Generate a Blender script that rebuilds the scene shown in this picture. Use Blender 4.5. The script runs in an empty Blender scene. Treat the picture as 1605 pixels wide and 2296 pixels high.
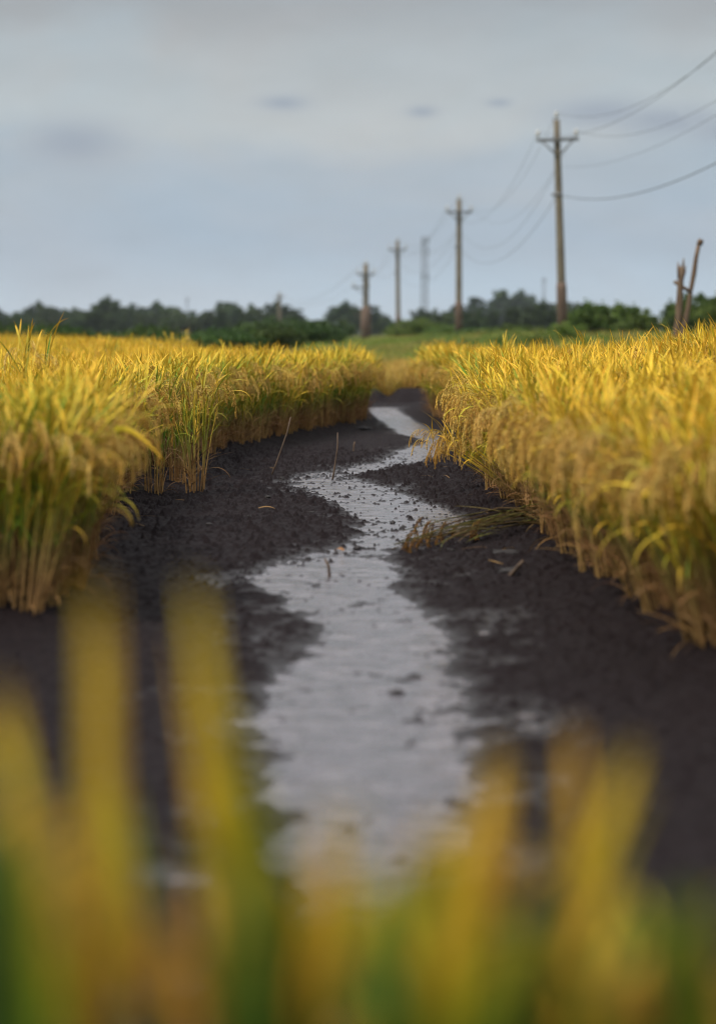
import bpy, math, random
import numpy as np
from mathutils import Vector, Matrix, Euler

SC = bpy.context.scene
R = math.radians
# ------------------------------------------------------------------ camera
CAM_H, PITCH = 1.10, 4.25
cd = bpy.data.cameras.new('camera'); cam = bpy.data.objects.new('camera', cd)
SC.collection.objects.link(cam); SC.camera = cam
cam.location = (0, 0, CAM_H); cam.rotation_euler = (R(90 - PITCH), 0, 0)
cd.sensor_fit = 'VERTICAL'; cd.sensor_height = 36; cd.lens = 85
cd.clip_start = 0.05; cd.clip_end = 9000
cd.dof.use_dof = True; cd.dof.focus_distance = 16.4; cd.dof.aperture_fstop = 1.8
# ------------------------------------------------------------------ world
SUN_EL, SUN_AZ = R(54), R(238)          # azimuth clockwise from +Y: to the left and behind the camera
w = bpy.data.worlds.new("World"); SC.world = w; w.use_nodes = True
nt = w.node_tree; N = nt.nodes; L = nt.links
N.clear()
def nd(tree, t, **kw):
    n = tree.nodes.new(t)
    for k, v in kw.items(): setattr(n, k, v)
    return n
def mth(tree, op, a, b=None, c=None, clamp=False):
    n = tree.nodes.new('ShaderNodeMath'); n.operation = op; n.use_clamp = clamp
    for i, v in enumerate((a, b, c)):
        if v is None: continue
        if isinstance(v, (int, float)): n.inputs[i].default_value = v
        else: tree.links.new(v, n.inputs[i])
    return n.outputs[0]
def mixc(tree, f, a, b, mode='MIX'):
    n = tree.nodes.new('ShaderNodeMix'); n.data_type = 'RGBA'; n.blend_type = mode
    for i, v in ((0, f), (6, a), (7, b)):
        if isinstance(v, (int, float)): n.inputs[i].default_value = v
        elif isinstance(v, tuple): n.inputs[i].default_value = (*v[:3], 1)
        else: tree.links.new(v, n.inputs[i])
    return n.outputs[2]
def ramp(tree, f, stops, interp='LINEAR'):
    n = tree.nodes.new('ShaderNodeValToRGB'); cr = n.color_ramp; cr.interpolation = interp
    while len(cr.elements) > 1: cr.elements.remove(cr.elements[-1])
    for i, (p, c) in enumerate(stops):
        e = cr.elements[0] if i == 0 else cr.elements.new(p)
        e.position = p; e.color = (*c, 1) if len(c) == 3 else c
    tree.links.new(f, n.inputs[0]); return n.outputs[0]
def noise(tree, vec, scale, detail=4, rough=0.5, dist=0.0):
    n = tree.nodes.new('ShaderNodeTexNoise'); n.inputs['Scale'].default_value = scale
    n.inputs['Detail'].default_value = detail; n.inputs['Roughness'].default_value = rough
    n.inputs['Distortion'].default_value = dist
    if vec is not None: tree.links.new(vec, n.inputs['Vector'])
    return n.outputs['Fac']
sky = nd(nt, 'ShaderNodeTexSky', sky_type='NISHITA'); sky.sun_disc = False
sky.sun_elevation = SUN_EL; sky.sun_rotation = SUN_AZ; sky.air_density = 1.5; sky.dust_density = 3
geo = nd(nt, 'ShaderNodeTexCoord'); sx = nd(nt, 'ShaderNodeSeparateXYZ'); L.new(geo.outputs['Generated'], sx.inputs[0])
az = mth(nt, 'ARCTAN2', sx.outputs[0], sx.outputs[1]); el = mth(nt, 'ARCSINE', sx.outputs[2])
cv = nd(nt, 'ShaderNodeCombineXYZ'); L.new(az, cv.inputs[0]); L.new(mth(nt, 'MULTIPLY', el, 2.4), cv.inputs[1])
n1 = noise(nt, cv.outputs[0], 7, 5, 0.5, 0.6); n2 = noise(nt, cv.outputs[0], 22, 4, 0.55, 0.4)
elw = mth(nt, 'ADD', el, mth(nt, 'MULTIPLY', mth(nt, 'SUBTRACT', n1, 0.5), 0.05))
e01 = mth(nt, 'DIVIDE', elw, math.pi / 2, clamp=True)
D = lambda deg: deg / 90.0
strat = ramp(nt, e01, [(0.0, (.53, .635, .72)), (D(0.5), (.50, .595, .68)), (D(2.2), (.405, .485, .57)), (D(3.8), (.42, .485, .55)),
                       (D(4.8), (.50, .54, .56)), (D(6.2), (.45, .49, .515)), (D(7.9), (.365, .39, .415)), (D(11), (.62, .65, .69)), (D(20), (.95, .98, 1.02)), (D(32), (.8, .83, .86)), (D(55), (1.25, 1.27, 1.3)), (1.0, (1.6, 1.6, 1.6))], 'EASE')
cl = mth(nt, 'SUBTRACT', mth(nt, 'ADD', 1.0, mth(nt, 'MULTIPLY', n2, 0.18)), 0.09)
# a few small darker cloudlets low over the horizon
def blob(azd, eld, wa, we):
    a = mth(nt, 'DIVIDE', mth(nt, 'SUBTRACT', az, R(azd)), R(wa)); b = mth(nt, 'DIVIDE', mth(nt, 'SUBTRACT', el, R(eld)), R(we))
    return mth(nt, 'EXPONENT', mth(nt, 'MULTIPLY', mth(nt, 'ADD', mth(nt, 'MULTIPLY', a, a), mth(nt, 'MULTIPLY', b, b)), -1.0))
acc = None
for b in ((-1.75, 5.35, .55, .17), (1.5, 5.15, .35, .13), (3.3, 5.35, .3, .1), (5.7, 5.1, 1.3, .36), (7.3, 4.9, 1.5, .36), (8.8, 4.7, 1.2, .34), (-6.6, 4.4, 1.2, .5)):
    o = blob(*b); acc = o if acc is None else mth(nt, 'MAXIMUM', acc, o)
n3 = noise(nt, cv.outputs[0], 55, 4, 0.6, 0.8)
dk = mth(nt, 'MULTIPLY', acc, mth(nt, 'MULTIPLY_ADD', n3, 3.2, -0.3, clamp=True), clamp=True)
bank = mth(nt, 'MAXIMUM', mth(nt, 'MAXIMUM', blob(5.3, 5.12, .8, .22), blob(7.0, 4.95, 1.1, .27)), blob(8.9, 4.65, 1.0, .3))
dk = mth(nt, 'MAXIMUM', dk, mth(nt, 'MULTIPLY', bank, mth(nt, 'MULTIPLY_ADD', n3, 1.6, .1, clamp=True), clamp=True))
c1 = mixc(nt, 1.0, mixc(nt, 1.0, strat, cl, 'MULTIPLY'), ramp(nt, n1, [(.36, (.94, .985, 1.02)), (.64, (1.045, 1.005, .985))]), 'MULTIPLY')
c2 = mixc(nt, mth(nt, 'MULTIPLY', dk, 0.9), c1, (.325, .375, .455))
c3 = mixc(nt, 1.0, c2, (10, 10, 10), 'MULTIPLY')
fin = mixc(nt, 0.92, sky.outputs[0], c3)
bg = nd(nt, 'ShaderNodeBackground'); bg.inputs[1].default_value = 0.1; L.new(fin, bg.inputs[0])
wo = nd(nt, 'ShaderNodeOutputWorld'); L.new(bg.outputs[0], wo.inputs[0])
# ------------------------------------------------------------------ sun (veiled by thin cloud), exposure
sl = bpy.data.lights.new('sun', 'SUN'); so = bpy.data.objects.new('sun', sl); SC.collection.objects.link(so)
sl.energy = 3.6; sl.angle = R(9); sl.color = (1, .93, .82)
sd = Vector((math.sin(SUN_AZ) * math.cos(SUN_EL), math.cos(SUN_AZ) * math.cos(SUN_EL), math.sin(SUN_EL)))
so.rotation_euler = sd.to_track_quat('Z', 'Y').to_euler(); so.location = (-10, -6, 20)
SC.view_settings.view_transform = 'Standard'; SC.view_settings.look = 'None'; SC.view_settings.exposure = 0.06; SC.view_settings.gamma = 1
SC.cycles.max_bounces = 6; SC.cycles.diffuse_bounces = 2; SC.cycles.glossy_bounces = 3; SC.cycles.transmission_bounces = 3; SC.cycles.transparent_max_bounces = 4
SC.cycles.use_denoising = True; SC.cycles.filter_width = 1.1; SC.cycles.sample_clamp_indirect = 4

# ------------------------------------------------------------------ helpers
F = 85 / 36 * 2296
PR = Matrix.Rotation(R(90 - PITCH), 3, 'X')
def ray(px, py): return PR @ Vector(((px - 802.5) / F, (1148 - py) / F, -1.0))
def at(px, py, y):                    # world point seen at that place of a 1605x2296 photo, at distance y
    d = ray(px, py); t = y / d.y; return Vector((d.x * t, y, CAM_H + d.z * t))
def on(px, py, z=0.0):                # ... on the level z
    d = ray(px, py); t = (z - CAM_H) / d.z; return Vector((d.x * t, d.y * t, z))
def tag(o, label=None, cat=None, group=None, kind=None):
    if label: o['label'] = label
    if cat: o['category'] = cat
    if group: o['group'] = group
    if kind: o['kind'] = kind
    return o
def link(o, parent=None):
    SC.collection.objects.link(o)
    if parent is not None: o.parent = parent
    return o
def thing(name, label, cat, loc=(0, 0, 0), rz=0, group=None):
    o = bpy.data.objects.new(name, None); o.empty_display_size = .1; link(o)
    o.location = loc; o.rotation_euler = (0, 0, rz); return tag(o, label, cat, group)
class MB:                             # collects tubes, ribbons and quads into one mesh
    def __init__(s): s.v = []; s.f = []; s.c = []; s.m = []; s.n = 0
    def add(s, v, f, c=(1, 1, 1), mi=0):
        v = np.asarray(v, float); s.v.append(v)
        c = np.asarray(c, float)
        if c.ndim == 1: c = np.tile(c, (len(v), 1))
        s.c.append(c)
        for q in f: s.f.append(tuple(i + s.n for i in q)); s.m.append(mi)
        s.n += len(v)
    def tube(s, pts, rad, k=5, c=(1, 1, 1), cap=True, mi=0, flat=1.0):
        pts = [Vector(p) for p in pts]; n = len(pts)
        if isinstance(rad, (int, float)): rad = [rad] * n
        V = []; C = []
        c = np.asarray(c, float)
        for i, p in enumerate(pts):
            t = (pts[min(i + 1, n - 1)] - pts[max(i - 1, 0)]).normalized()
            ref = Vector((1, 0, 0)) if abs(t.x) < .85 else Vector((0, 1, 0))
            u = t.cross(ref).normalized(); wv = t.cross(u)
            for j in range(k):
                a = 2 * math.pi * j / k
                V.append(p + (u * math.cos(a) * flat + wv * math.sin(a)) * rad[i])
                C.append(c if c.ndim == 1 else c[i])
        Fc = [(i * k + j, i * k + (j + 1) % k, (i + 1) * k + (j + 1) % k, (i + 1) * k + j) for i in range(n - 1) for j in range(k)]
        if cap: Fc += [tuple(range(k - 1, -1, -1)), tuple((n - 1) * k + j for j in range(k))]
        s.add([tuple(x) for x in V], Fc, np.array(C), mi)
    def box(s, c, sz, rot=None, col=(1, 1, 1), mi=0):
        V = [Vector((x * sz[0] / 2, y * sz[1] / 2, z * sz[2] / 2)) for x in (-1, 1) for y in (-1, 1) for z in (-1, 1)]
        if rot: V = [rot @ v for v in V]
        s.add([tuple(v + Vector(c)) for v in V], [(0, 1, 3, 2), (4, 6, 7, 5), (0, 4, 5, 1), (2, 3, 7, 6), (0, 2, 6, 4), (1, 5, 7, 3)], col, mi)
    def mesh(s, name, mats, smooth=True):
        me = bpy.data.meshes.new(name)
        me.from_pydata(np.concatenate(s.v).tolist(), [], s.f)
        for m in (mats if isinstance(mats, (list, tuple)) else [mats]): me.materials.append(m)
        a = me.color_attributes.new('tint', 'FLOAT_COLOR', 'POINT')
        cc = np.concatenate(s.c); a.data.foreach_set('color', np.concatenate([cc, np.ones((len(cc), 1))], 1).ravel())
        me.polygons.foreach_set('material_index', s.m)
        me.polygons.foreach_set('use_smooth', [smooth] * len(s.f)); me.update()
        return me
    def obj(s, name, mats, parent=None, smooth=True):
        return link(bpy.data.objects.new(name, s.mesh(name, mats, smooth)), parent)

rs = np.random.RandomState(5)
LAT = rs.rand(512, 512)
def vnoise(x, y):
    xi = np.floor(x).astype(int); yi = np.floor(y).astype(int); fx = x - xi; fy = y - yi
    fx = fx * fx * (3 - 2 * fx); fy = fy * fy * (3 - 2 * fy)
    g = lambda a, b: LAT[a % 512, b % 512]
    return (g(xi, yi) * (1 - fx) * (1 - fy) + g(xi + 1, yi) * fx * (1 - fy) + g(xi, yi + 1) * (1 - fx) * fy + g(xi + 1, yi + 1) * fx * fy) * 2 - 1
def fbm(x, y, o=3):
    r = 0; a = 1; t = 0
    for i in range(o):
        r = r + a * vnoise(x * 2 ** i + 17.3 * i, y * 2 ** i + 5.1 * i); t += a; a *= .5
    return r / t
def sstep(a, b, x):
    t = np.clip((x - a) / (b - a), 0, 1); return t * t * (3 - 2 * t)

# ------------------------------------------------------------------ materials
def mat(name):
    m = bpy.data.materials.new(name); m.use_nodes = True; t = m.node_tree; t.nodes.clear()
    out = t.nodes.new('ShaderNodeOutputMaterial'); b = t.nodes.new('ShaderNodeBsdfPrincipled'); t.links.new(b.outputs[0], out.inputs[0])
    return m, t, b, out
def plant_mat(name, trans=0.3, rough=0.55, var=0.25, hue=0.02, spec=0.15):
    m, t, b, out = mat(name)
    at_ = nd(t, 'ShaderNodeAttribute', attribute_name='tint'); oi = nd(t, 'ShaderNodeObjectInfo')
    hs = nd(t, 'ShaderNodeHueSaturation'); t.links.new(at_.outputs['Color'], hs.inputs['Color'])
    t.links.new(mth(t, 'MULTIPLY_ADD', oi.outputs['Random'], var, 1 - var / 2), hs.inputs['Value'])
    r2 = mth(t, 'FRACT', mth(t, 'MULTIPLY', oi.outputs['Random'], 37.7))
    t.links.new(mth(t, 'MULTIPLY_ADD', r2, 2 * hue, 0.5 - hue), hs.inputs['Hue'])
    tc = nd(t, 'ShaderNodeNewGeometry'); nz = noise(t, tc.outputs['Position'], 30, 3)
    col = mixc(t, 1.0, hs.outputs[0], ramp(t, nz, [(.3, (.78, .78, .78)), (.7, (1.15, 1.15, 1.15))]), 'MULTIPLY')
    t.links.new(col, b.inputs['Base Color']); b.inputs['Roughness'].default_value = rough; b.inputs['Specular IOR Level'].default_value = spec
    if trans:
        tr = nd(t, 'ShaderNodeBsdfTranslucent'); t.links.new(col, tr.inputs[0]); mx = nd(t, 'ShaderNodeMixShader'); mx.inputs[0].default_value = trans
        t.links.new(b.outputs[0], mx.inputs[1]); t.links.new(tr.outputs[0], mx.inputs[2]); t.links.new(mx.outputs[0], out.inputs[0])
    return m
M_LEAF = plant_mat('rice_leaf', .17, .5, .3, .012)
M_STEM = plant_mat('rice_stem', .1, .6, .3, .01)
M_EAR = plant_mat('rice_ear', .15, .55, .25, .008)
M_TREE = plant_mat('tree_leaf', .2, .6, .5, .02, .2)
M_WEED = plant_mat('weed_leaf', .3, .6, .4, .02)
def simple(name, c1, c2, scale, rough=.7, bump=.0, stretch=None):
    m, t, b, out = mat(name); tc = nd(t, 'ShaderNodeTexCoord'); v = tc.outputs['Object']
    if stretch:
        mp = nd(t, 'ShaderNodeMapping'); mp.inputs['Scale'].default_value = stretch; t.links.new(v, mp.inputs[0]); v = mp.outputs[0]
    nz = noise(t, v, scale, 6, .6)
    t.links.new(ramp(t, nz, [(.3, c1), (.7, c2)]), b.inputs['Base Color']); b.inputs['Roughness'].default_value = rough
    if bump:
        bp = nd(t, 'ShaderNodeBump'); bp.inputs['Strength'].default_value = bump; bp.inputs['Distance'].default_value = .02
        t.links.new(nz, bp.inputs['Height']); t.links.new(bp.outputs[0], b.inputs['Normal'])
    return m
M_BARK = simple('bark', (.05, .04, .03), (.13, .10, .075), 6, .9, .5, (3, 3, .6))
M_CONC = simple('pole_concrete', (.08, .066, .045), (.18, .152, .108), 2.5, .85, .3, (2, 2, .5))
M_RUST = simple('pole_stain', (.07, .045, .033), (.16, .11, .08), 3, .85, .3, (2, 2, .6))
M_STEEL = simple('galvanised_steel', (.07, .07, .07), (.15, .15, .145), 8, .55)
M_INS = simple('porcelain', (.35, .35, .34), (.5, .5, .48), 5, .3)
M_WIRE = simple('cable', (.03, .03, .03), (.06, .06, .06), 5, .6)
M_TOWER = simple('tower_steel_hazed', (.10, .12, .15), (.17, .19, .22), 3, .6)  # blue cast of distant haze mixed into the steel colour
M_WOOD = simple('weathered_wood', (.06, .036, .022), (.18, .12, .07), 5, .85, .6, (5, 5, .5))
M_STICK = simple('dry_stick', (.05, .032, .022), (.13, .085, .055), 20, .8, .3)
M_CLOD = simple('mud_clod', (.006, .0045, .005), (.016, .012, .0125), 14, .8, .6)
M_STRAW = plant_mat('straw', .1, .65, .3, .01)

# ------------------------------------------------------------------ ground and water
# edges of the water: (px, py) read on the photograph and turned into metres on the ground
WL = [(700, 2600), (560, 2296), (600, 2000), (655, 1900), (600, 1800), (565, 1700), (555, 1620), (590, 1550), (650, 1500), (700, 1450), (703, 1416), (665, 1378), (612, 1341), (570, 1303), (580, 1268),
      (665, 1247), (740, 1232), (800, 1205), (808, 1190), (785, 1160), (728, 1122), (668, 1090), (638, 1075), (690, 1062), (770, 1052), (850, 1036), (880, 1014), (960, 990), (895, 972), (868, 950), (835, 930), (812, 917)]
WR = [(1010, 2600), (1000, 2296), (960, 2000), (1000, 1900), (1040, 1800), (1065, 1700), (1070, 1620), (1050, 1550), (1000, 1480), (1000, 1450), (1012, 1416), (968, 1378), (908, 1341), (880, 1303), (885, 1268),
      (885, 1247), (900, 1232), (960, 1205), (1075, 1185), (1045, 1158), (945, 1120), (862, 1090), (810, 1075), (800, 1064), (850, 1054), (950, 1038), (990, 1014), (992, 990), (985, 972), (950, 950), (905, 930), (885, 917)]
wl = np.array([on(*p)[:2] for p in WL]); wr = np.array([on(*p)[:2] for p in WR])
# edges of the standing rice
EL = np.array([(-.85, 0), (-.95, 5), (-1.12, 8.2), (-1.12, 9.6), (-1.28, 11.5), (-1.45, 14), (-1.44, 16.2), (-1.22, 17.6), (-1.30, 19), (-1.2, 21.5), (-.86, 23.2), (-.5, 25.3), (-.02, 27.5), (.05, 29.5), (.05, 38)])
ER = np.array([(1.25, 0), (1.2, 6), (1.13, 8.3), (1.02, 10.5), (.98, 12.2), (.86, 14), (.74, 15.6), (.85, 18), (1.05, 22), (1.0, 26), (.78, 30), (.9, 34), (1.05, 38), (1.3, 45)])
def eL(y): return np.interp(y, EL[:, 1], EL[:, 0])
def eR(y): return np.interp(y, ER[:, 1], ER[:, 0])
def height(x, y, fine=True):
    lo = np.interp(y, wl[:, 1], wl[:, 0]); hi = np.interp(y, wr[:, 1], wr[:, 0])
    lo = lo + .02 * vnoise(x * 0 + 3.1, y * 5); hi = hi + .02 * vnoise(x * 0 + 9.7, y * 5)
    sdist = np.maximum(lo - x, x - hi)
    near = 1 - sstep(36.0, 37.4, y)
    sdist = np.where(y > wl[-1, 1] + .6, np.maximum(sdist, (y - wl[-1, 1] - .6)), sdist)
    z = -.0078 - .010 * sstep(20, 27, y) + sstep(-.10, .09, sdist) * (.0175 + .010 * sstep(20, 27, y)) + sstep(.02, .8, sdist) * .030
    inl = eL(y) - x; inr = x - eR(y)
    z = z + sstep(-.22, .12, inl) * (.02 + .05 * sstep(8.4, 8.9, y)) + sstep(-.25, .15, inr) * .05 + sstep(.6, 2.8, inr) * .33 * (1 - sstep(16, 28, y)) + sstep(.5, 3, inl) * .03
    # the cross bank at the head of the stream
    bank = sstep(36.4, 37.4, y) * .24 * (1 - .55 * np.exp(-((x - .46) / .13) ** 2))
    z = np.where(y > 36.4, np.maximum(z * near, bank) + 0 * z, z)
    far = sstep(50, 85, y)
    z = z + far * (.1 + .45 * sstep(0, 9, x + (y - 60) * .02)) * (1 - sstep(130, 220, y) * .6)
    if fine:
        k = np.exp(-np.clip(np.abs(x) - 2.2, 0, None) * 3) * (1 - sstep(44, 50, y))
        rough = fbm(x * 22, y * 15, 3) * .0085 + np.maximum(fbm(x * 47 + 9, y * 31, 2), 0) ** 2 * .046 * (.5 + .5 * sstep(9.5, 13.5, y)) * (1 - .8 * sstep(20, 26, y))
        big = fbm(x * 1.7, y * 1.5, 2) * .008 + fbm(x * 6 + 4, y * 5, 3) * .0155 * (1 - .5 * sstep(18, 24, y))
        wet = sstep(-.02, .12, sdist)
        z = z + k * (rough * (.75 + .45 * wet) + big * (.7 + .3 * wet))
    return z
def axis(dense, grow, lim_lo, lim_hi):
    a = list(dense); s = dense[-1] - dense[-2]; v = a[-1]
    while v < lim_hi: s *= grow; v += s; a.append(v)
    s = dense[1] - dense[0]; v = a[0]; b = []
    while v > lim_lo: s *= grow; v -= s; b.append(v)
    return np.array(b[::-1] + a)
def grid_obj(name, xs, ys, zf, m, smooth=True):
    X, Y = np.meshgrid(xs, ys); Z = zf(X, Y); nx, ny = len(xs), len(ys)
    me = bpy.data.meshes.new(name); me.vertices.add(nx * ny)
    me.vertices.foreach_set('co', np.stack([X, Y, Z], -1).ravel())
    i = (np.arange(ny - 1)[:, None] * nx + np.arange(nx - 1)[None]).ravel()
    q = np.stack([i, i + 1, i + nx + 1, i + nx], 1)
    me.loops.add(q.size); me.loops.foreach_set('vertex_index', q.ravel().astype(np.int32))
    me.polygons.add(len(q)); me.polygons.foreach_set('loop_start', np.arange(0, q.size, 4, dtype=np.int32))
    me.polygons.foreach_set('use_smooth', np.full(len(q), smooth)); me.update(); me.validate(); me.materials.append(m)
    return link(bpy.data.objects.new(name, me))
m, t, b, out = mat('wet_mud')
tc = nd(t, 'ShaderNodeNewGeometry'); P = tc.outputs['Position']
na = noise(t, P, 3, 5, .6); nb = noise(t, P, 45, 5, .65); nc = noise(t, P, 140, 4, .7)
mud = mixc(t, na, (.0045, .0031, .0037), (.0135, .0094, .0105)); mud = mixc(t, mth(t, 'MULTIPLY', nb, .5), mud, (.022, .0155, .0165))
sp = nd(t, 'ShaderNodeSeparateXYZ'); t.links.new(P, sp.inputs[0])
fr = nd(t, 'ShaderNodeMapRange'); fr.inputs[1].default_value = 39; fr.inputs[2].default_value = 46; t.links.new(sp.outputs[1], fr.inputs[0])
grs = ramp(t, noise(t, P, .6, 5), [(.3, (.05, .075, .015)), (.6, (.12, .12, .03)), (.8, (.16, .12, .05))])
t.links.new(mixc(t, fr.outputs[0], mud, grs), b.inputs['Base Color'])
wt = nd(t, 'ShaderNodeMapRange'); wt.inputs[1].default_value = .014; wt.inputs[2].default_value = .001; t.links.new(sp.outputs[2], wt.inputs[0])
rg = mth(t, 'MULTIPLY_ADD', nb, .4, mth(t, 'MULTIPLY_ADD', wt.outputs[0], -.25, .5))
t.links.new(mth(t, 'MULTIPLY_ADD', wt.outputs[0], .32, .06), b.inputs['Specular IOR Level']); rg = mth(t, 'ADD', rg, mth(t, 'MULTIPLY', fr.outputs[0], .4), clamp=True)
t.links.new(rg, b.inputs['Roughness']); bp = nd(t, 'ShaderNodeBump'); bp.inputs['Strength'].default_value = .8; bp.inputs['Distance'].default_value = .008
t.links.new(mth(t, 'ADD', nb, nc), bp.inputs['Height']); t.links.new(bp.outputs[0], b.inputs['Normal'])
M_MUD = m
xs = axis(np.arange(-2.1, 2.1, .0115), 1.16, -2500, 2500)
ys = axis(np.concatenate([np.arange(3.0, 22, .021), np.arange(22, 44, .045)]), 1.16, -60, 6000)
tag(grid_obj('ground', xs, ys, height, M_MUD), 'dark wet mud bed between two rice fields', 'ground', kind='structure')
m, t, b, out = mat('shallow_water')
tc = nd(t, 'ShaderNodeNewGeometry'); P = tc.outputs['Position']
mpw = nd(t, 'ShaderNodeMapping'); mpw.inputs['Scale'].default_value = (1, 1.3, 1); t.links.new(P, mpw.inputs[0])
t.links.new(ramp(t, noise(t, mpw.outputs[0], 7, 7, .68), [(.40, (.018, .013, .015)), (.54, (.075, .06, .07)), (.7, (.16, .14, .15))]), b.inputs['Base Color']); b.inputs['IOR'].default_value = 2.1
t.links.new(ramp(t, noise(t, P, 9, 5, .6), [(.35, (.38,) * 3), (.65, (.10,) * 3)]), b.inputs['Roughness'])
bp = nd(t, 'ShaderNodeBump'); bp.inputs['Strength'].default_value = 1.0; bp.inputs['Distance'].default_value = .006
bp2 = nd(t, 'ShaderNodeBump'); bp2.inputs['Strength'].default_value = .8; bp2.inputs['Distance'].default_value = .02
t.links.new(noise(t, P, 8, 5, .6), bp2.inputs['Height']); t.links.new(bp2.outputs[0], bp.inputs['Normal']); t.links.new(noise(t, P, 40, 4), bp.inputs['Height']); t.links.new(bp.outputs[0], b.inputs['Normal'])
yy = np.arange(2.6, 37.2, .2); V = []
for y in yy:
    V += [(np.interp(y, wl[:, 1], wl[:, 0]) - .45, y, 0), (np.interp(y, wr[:, 1], wr[:, 0]) + .45, y, 0)]
mb = MB(); mb.add(V, [(2 * i, 2 * i + 1, 2 * i + 3, 2 * i + 2) for i in range(len(yy) - 1)])
tag(mb.obj('water', m), 'narrow shallow stream winding over the dark mud', 'stream', kind='structure')
def gz(x, y): return float(height(np.array([float(x)]), np.array([float(y)]))[0])
def gz0(x, y): return height(np.asarray(x, float), np.asarray(y, float), False)

# ------------------------------------------------------------------ rice
YEL, GRN, GLD, STR, DRY = (.80, .485, .042), (.10, .22, .02), (.62, .36, .055), (.40, .24, .09), (.20, .10, .04)
def lerp3(a, b, t): return tuple(x + (y - x) * t for x, y in zip(a, b))
GV = np.array([(0, 0, -1), (.5, 0, -.1), (0, .5, 0), (-.5, 0, -.1), (0, -.5, 0), (0, 0, 1)], float)
GF = [(0, 2, 1), (0, 3, 2), (0, 4, 3), (0, 1, 4), (5, 1, 2), (5, 2, 3), (5, 3, 4), (5, 4, 1)]
def ribbon(mb, p0, azm, e0, Ln, W, droop, cols, rng, rows=8, twist=0.6, mi=0):
    p = Vector(p0); V = []; C = []; tw = rng.uniform(-twist, twist); az_ = azm; kink = rng.uniform(-.5, .5)
    for i in range(rows + 1):
        u = i / rows; e = e0 - droop * u ** 1.6
        d = Vector((math.cos(az_) * math.cos(e), math.sin(az_) * math.cos(e), math.sin(e)))
        if i: p = p + d * (Ln / rows)
        az_ = azm + kink * u
        side = Vector((-math.sin(az_), math.cos(az_), 0)); up = side.cross(d)
        a = tw * (u + .3); sv = side * math.cos(a) + up * math.sin(a)
        ww = W * (.55 + .9 * u if u < .5 else 1.0 if u < .6 else max(0, (1 - u) / .4) ** .75) * .5 + .0004
        V += [tuple(p - sv * ww), tuple(p + up * ww * .35), tuple(p + sv * ww)]
        c = lerp3(cols[0], cols[1], min(1, u * 1.5)) if u < .667 else lerp3(cols[1], cols[2], (u - .667) * 3); C += [c] * 3
    Fc = [(3 * i + j, 3 * i + j + 1, 3 * i + j + 4, 3 * i + j + 3) for i in range(rows) for j in (0, 1)]
    mb.add(V, Fc, np.array(C), mi)
def panicle(mb, p, azm, e, rng, col, Ln=.2, mi=0, fat=1.3):
    pts = []; q = Vector(p)
    axis_n = 9
    for i in range(axis_n):
        u = i / (axis_n - 1); ee = e - 2.75 * u ** .9
        d = Vector((math.cos(azm) * math.cos(ee), math.sin(azm) * math.cos(ee), math.sin(ee)))
        pts.append((q.copy(), d)); q = q + d * Ln / axis_n
    mb.tube([a for a, _ in pts], .0016, 3, lerp3(col, GRN, .3), False, mi)
    starts = [(pts[i], min(1, .35 + i / axis_n)) for i in range(2, axis_n)] + [(pts[-1], 1.0)]
    VV = []; n = 0
    for (s, d), k in starts:
        for rep in range(2):
            off = rng.uniform(-.9, .9); hd = Vector((math.cos(azm + off), math.sin(azm + off), 0))
            d2 = (d * .75 + hd * .25 + Vector((0, 0, -.55))).normalized(); r = s.copy()
            for g in range(rng.randint(6, 8)):
                d2 = (d2 + Vector((rng.uniform(-.15, .15), rng.uniform(-.15, .15), -.16))).normalized()
                r = r + d2 * .0085
                ax = (d2 + Vector((rng.uniform(-.35, .35), rng.uniform(-.35, .35), rng.uniform(-.2, .2)))).normalized()
                u = ax.orthogonal().normalized(); v = ax.cross(u)
                Mx = np.array([u, v, ax])
                VV.append((GV * np.array([.0046, .0038, .0062]) * fat) @ Mx + np.array(r + u * rng.uniform(-.003, .003)))
    if VV:
        k = len(VV); A = np.concatenate(VV)
        cc = np.repeat(np.array([lerp3(col, (.36, .17, .03), rng.random() ** 1.5 * .8) for _ in range(k)]), 6, 0)
        mb.add(A, [tuple(i + 6 * j for i in f) for j in range(k) for f in GF], cc, mi)
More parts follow.
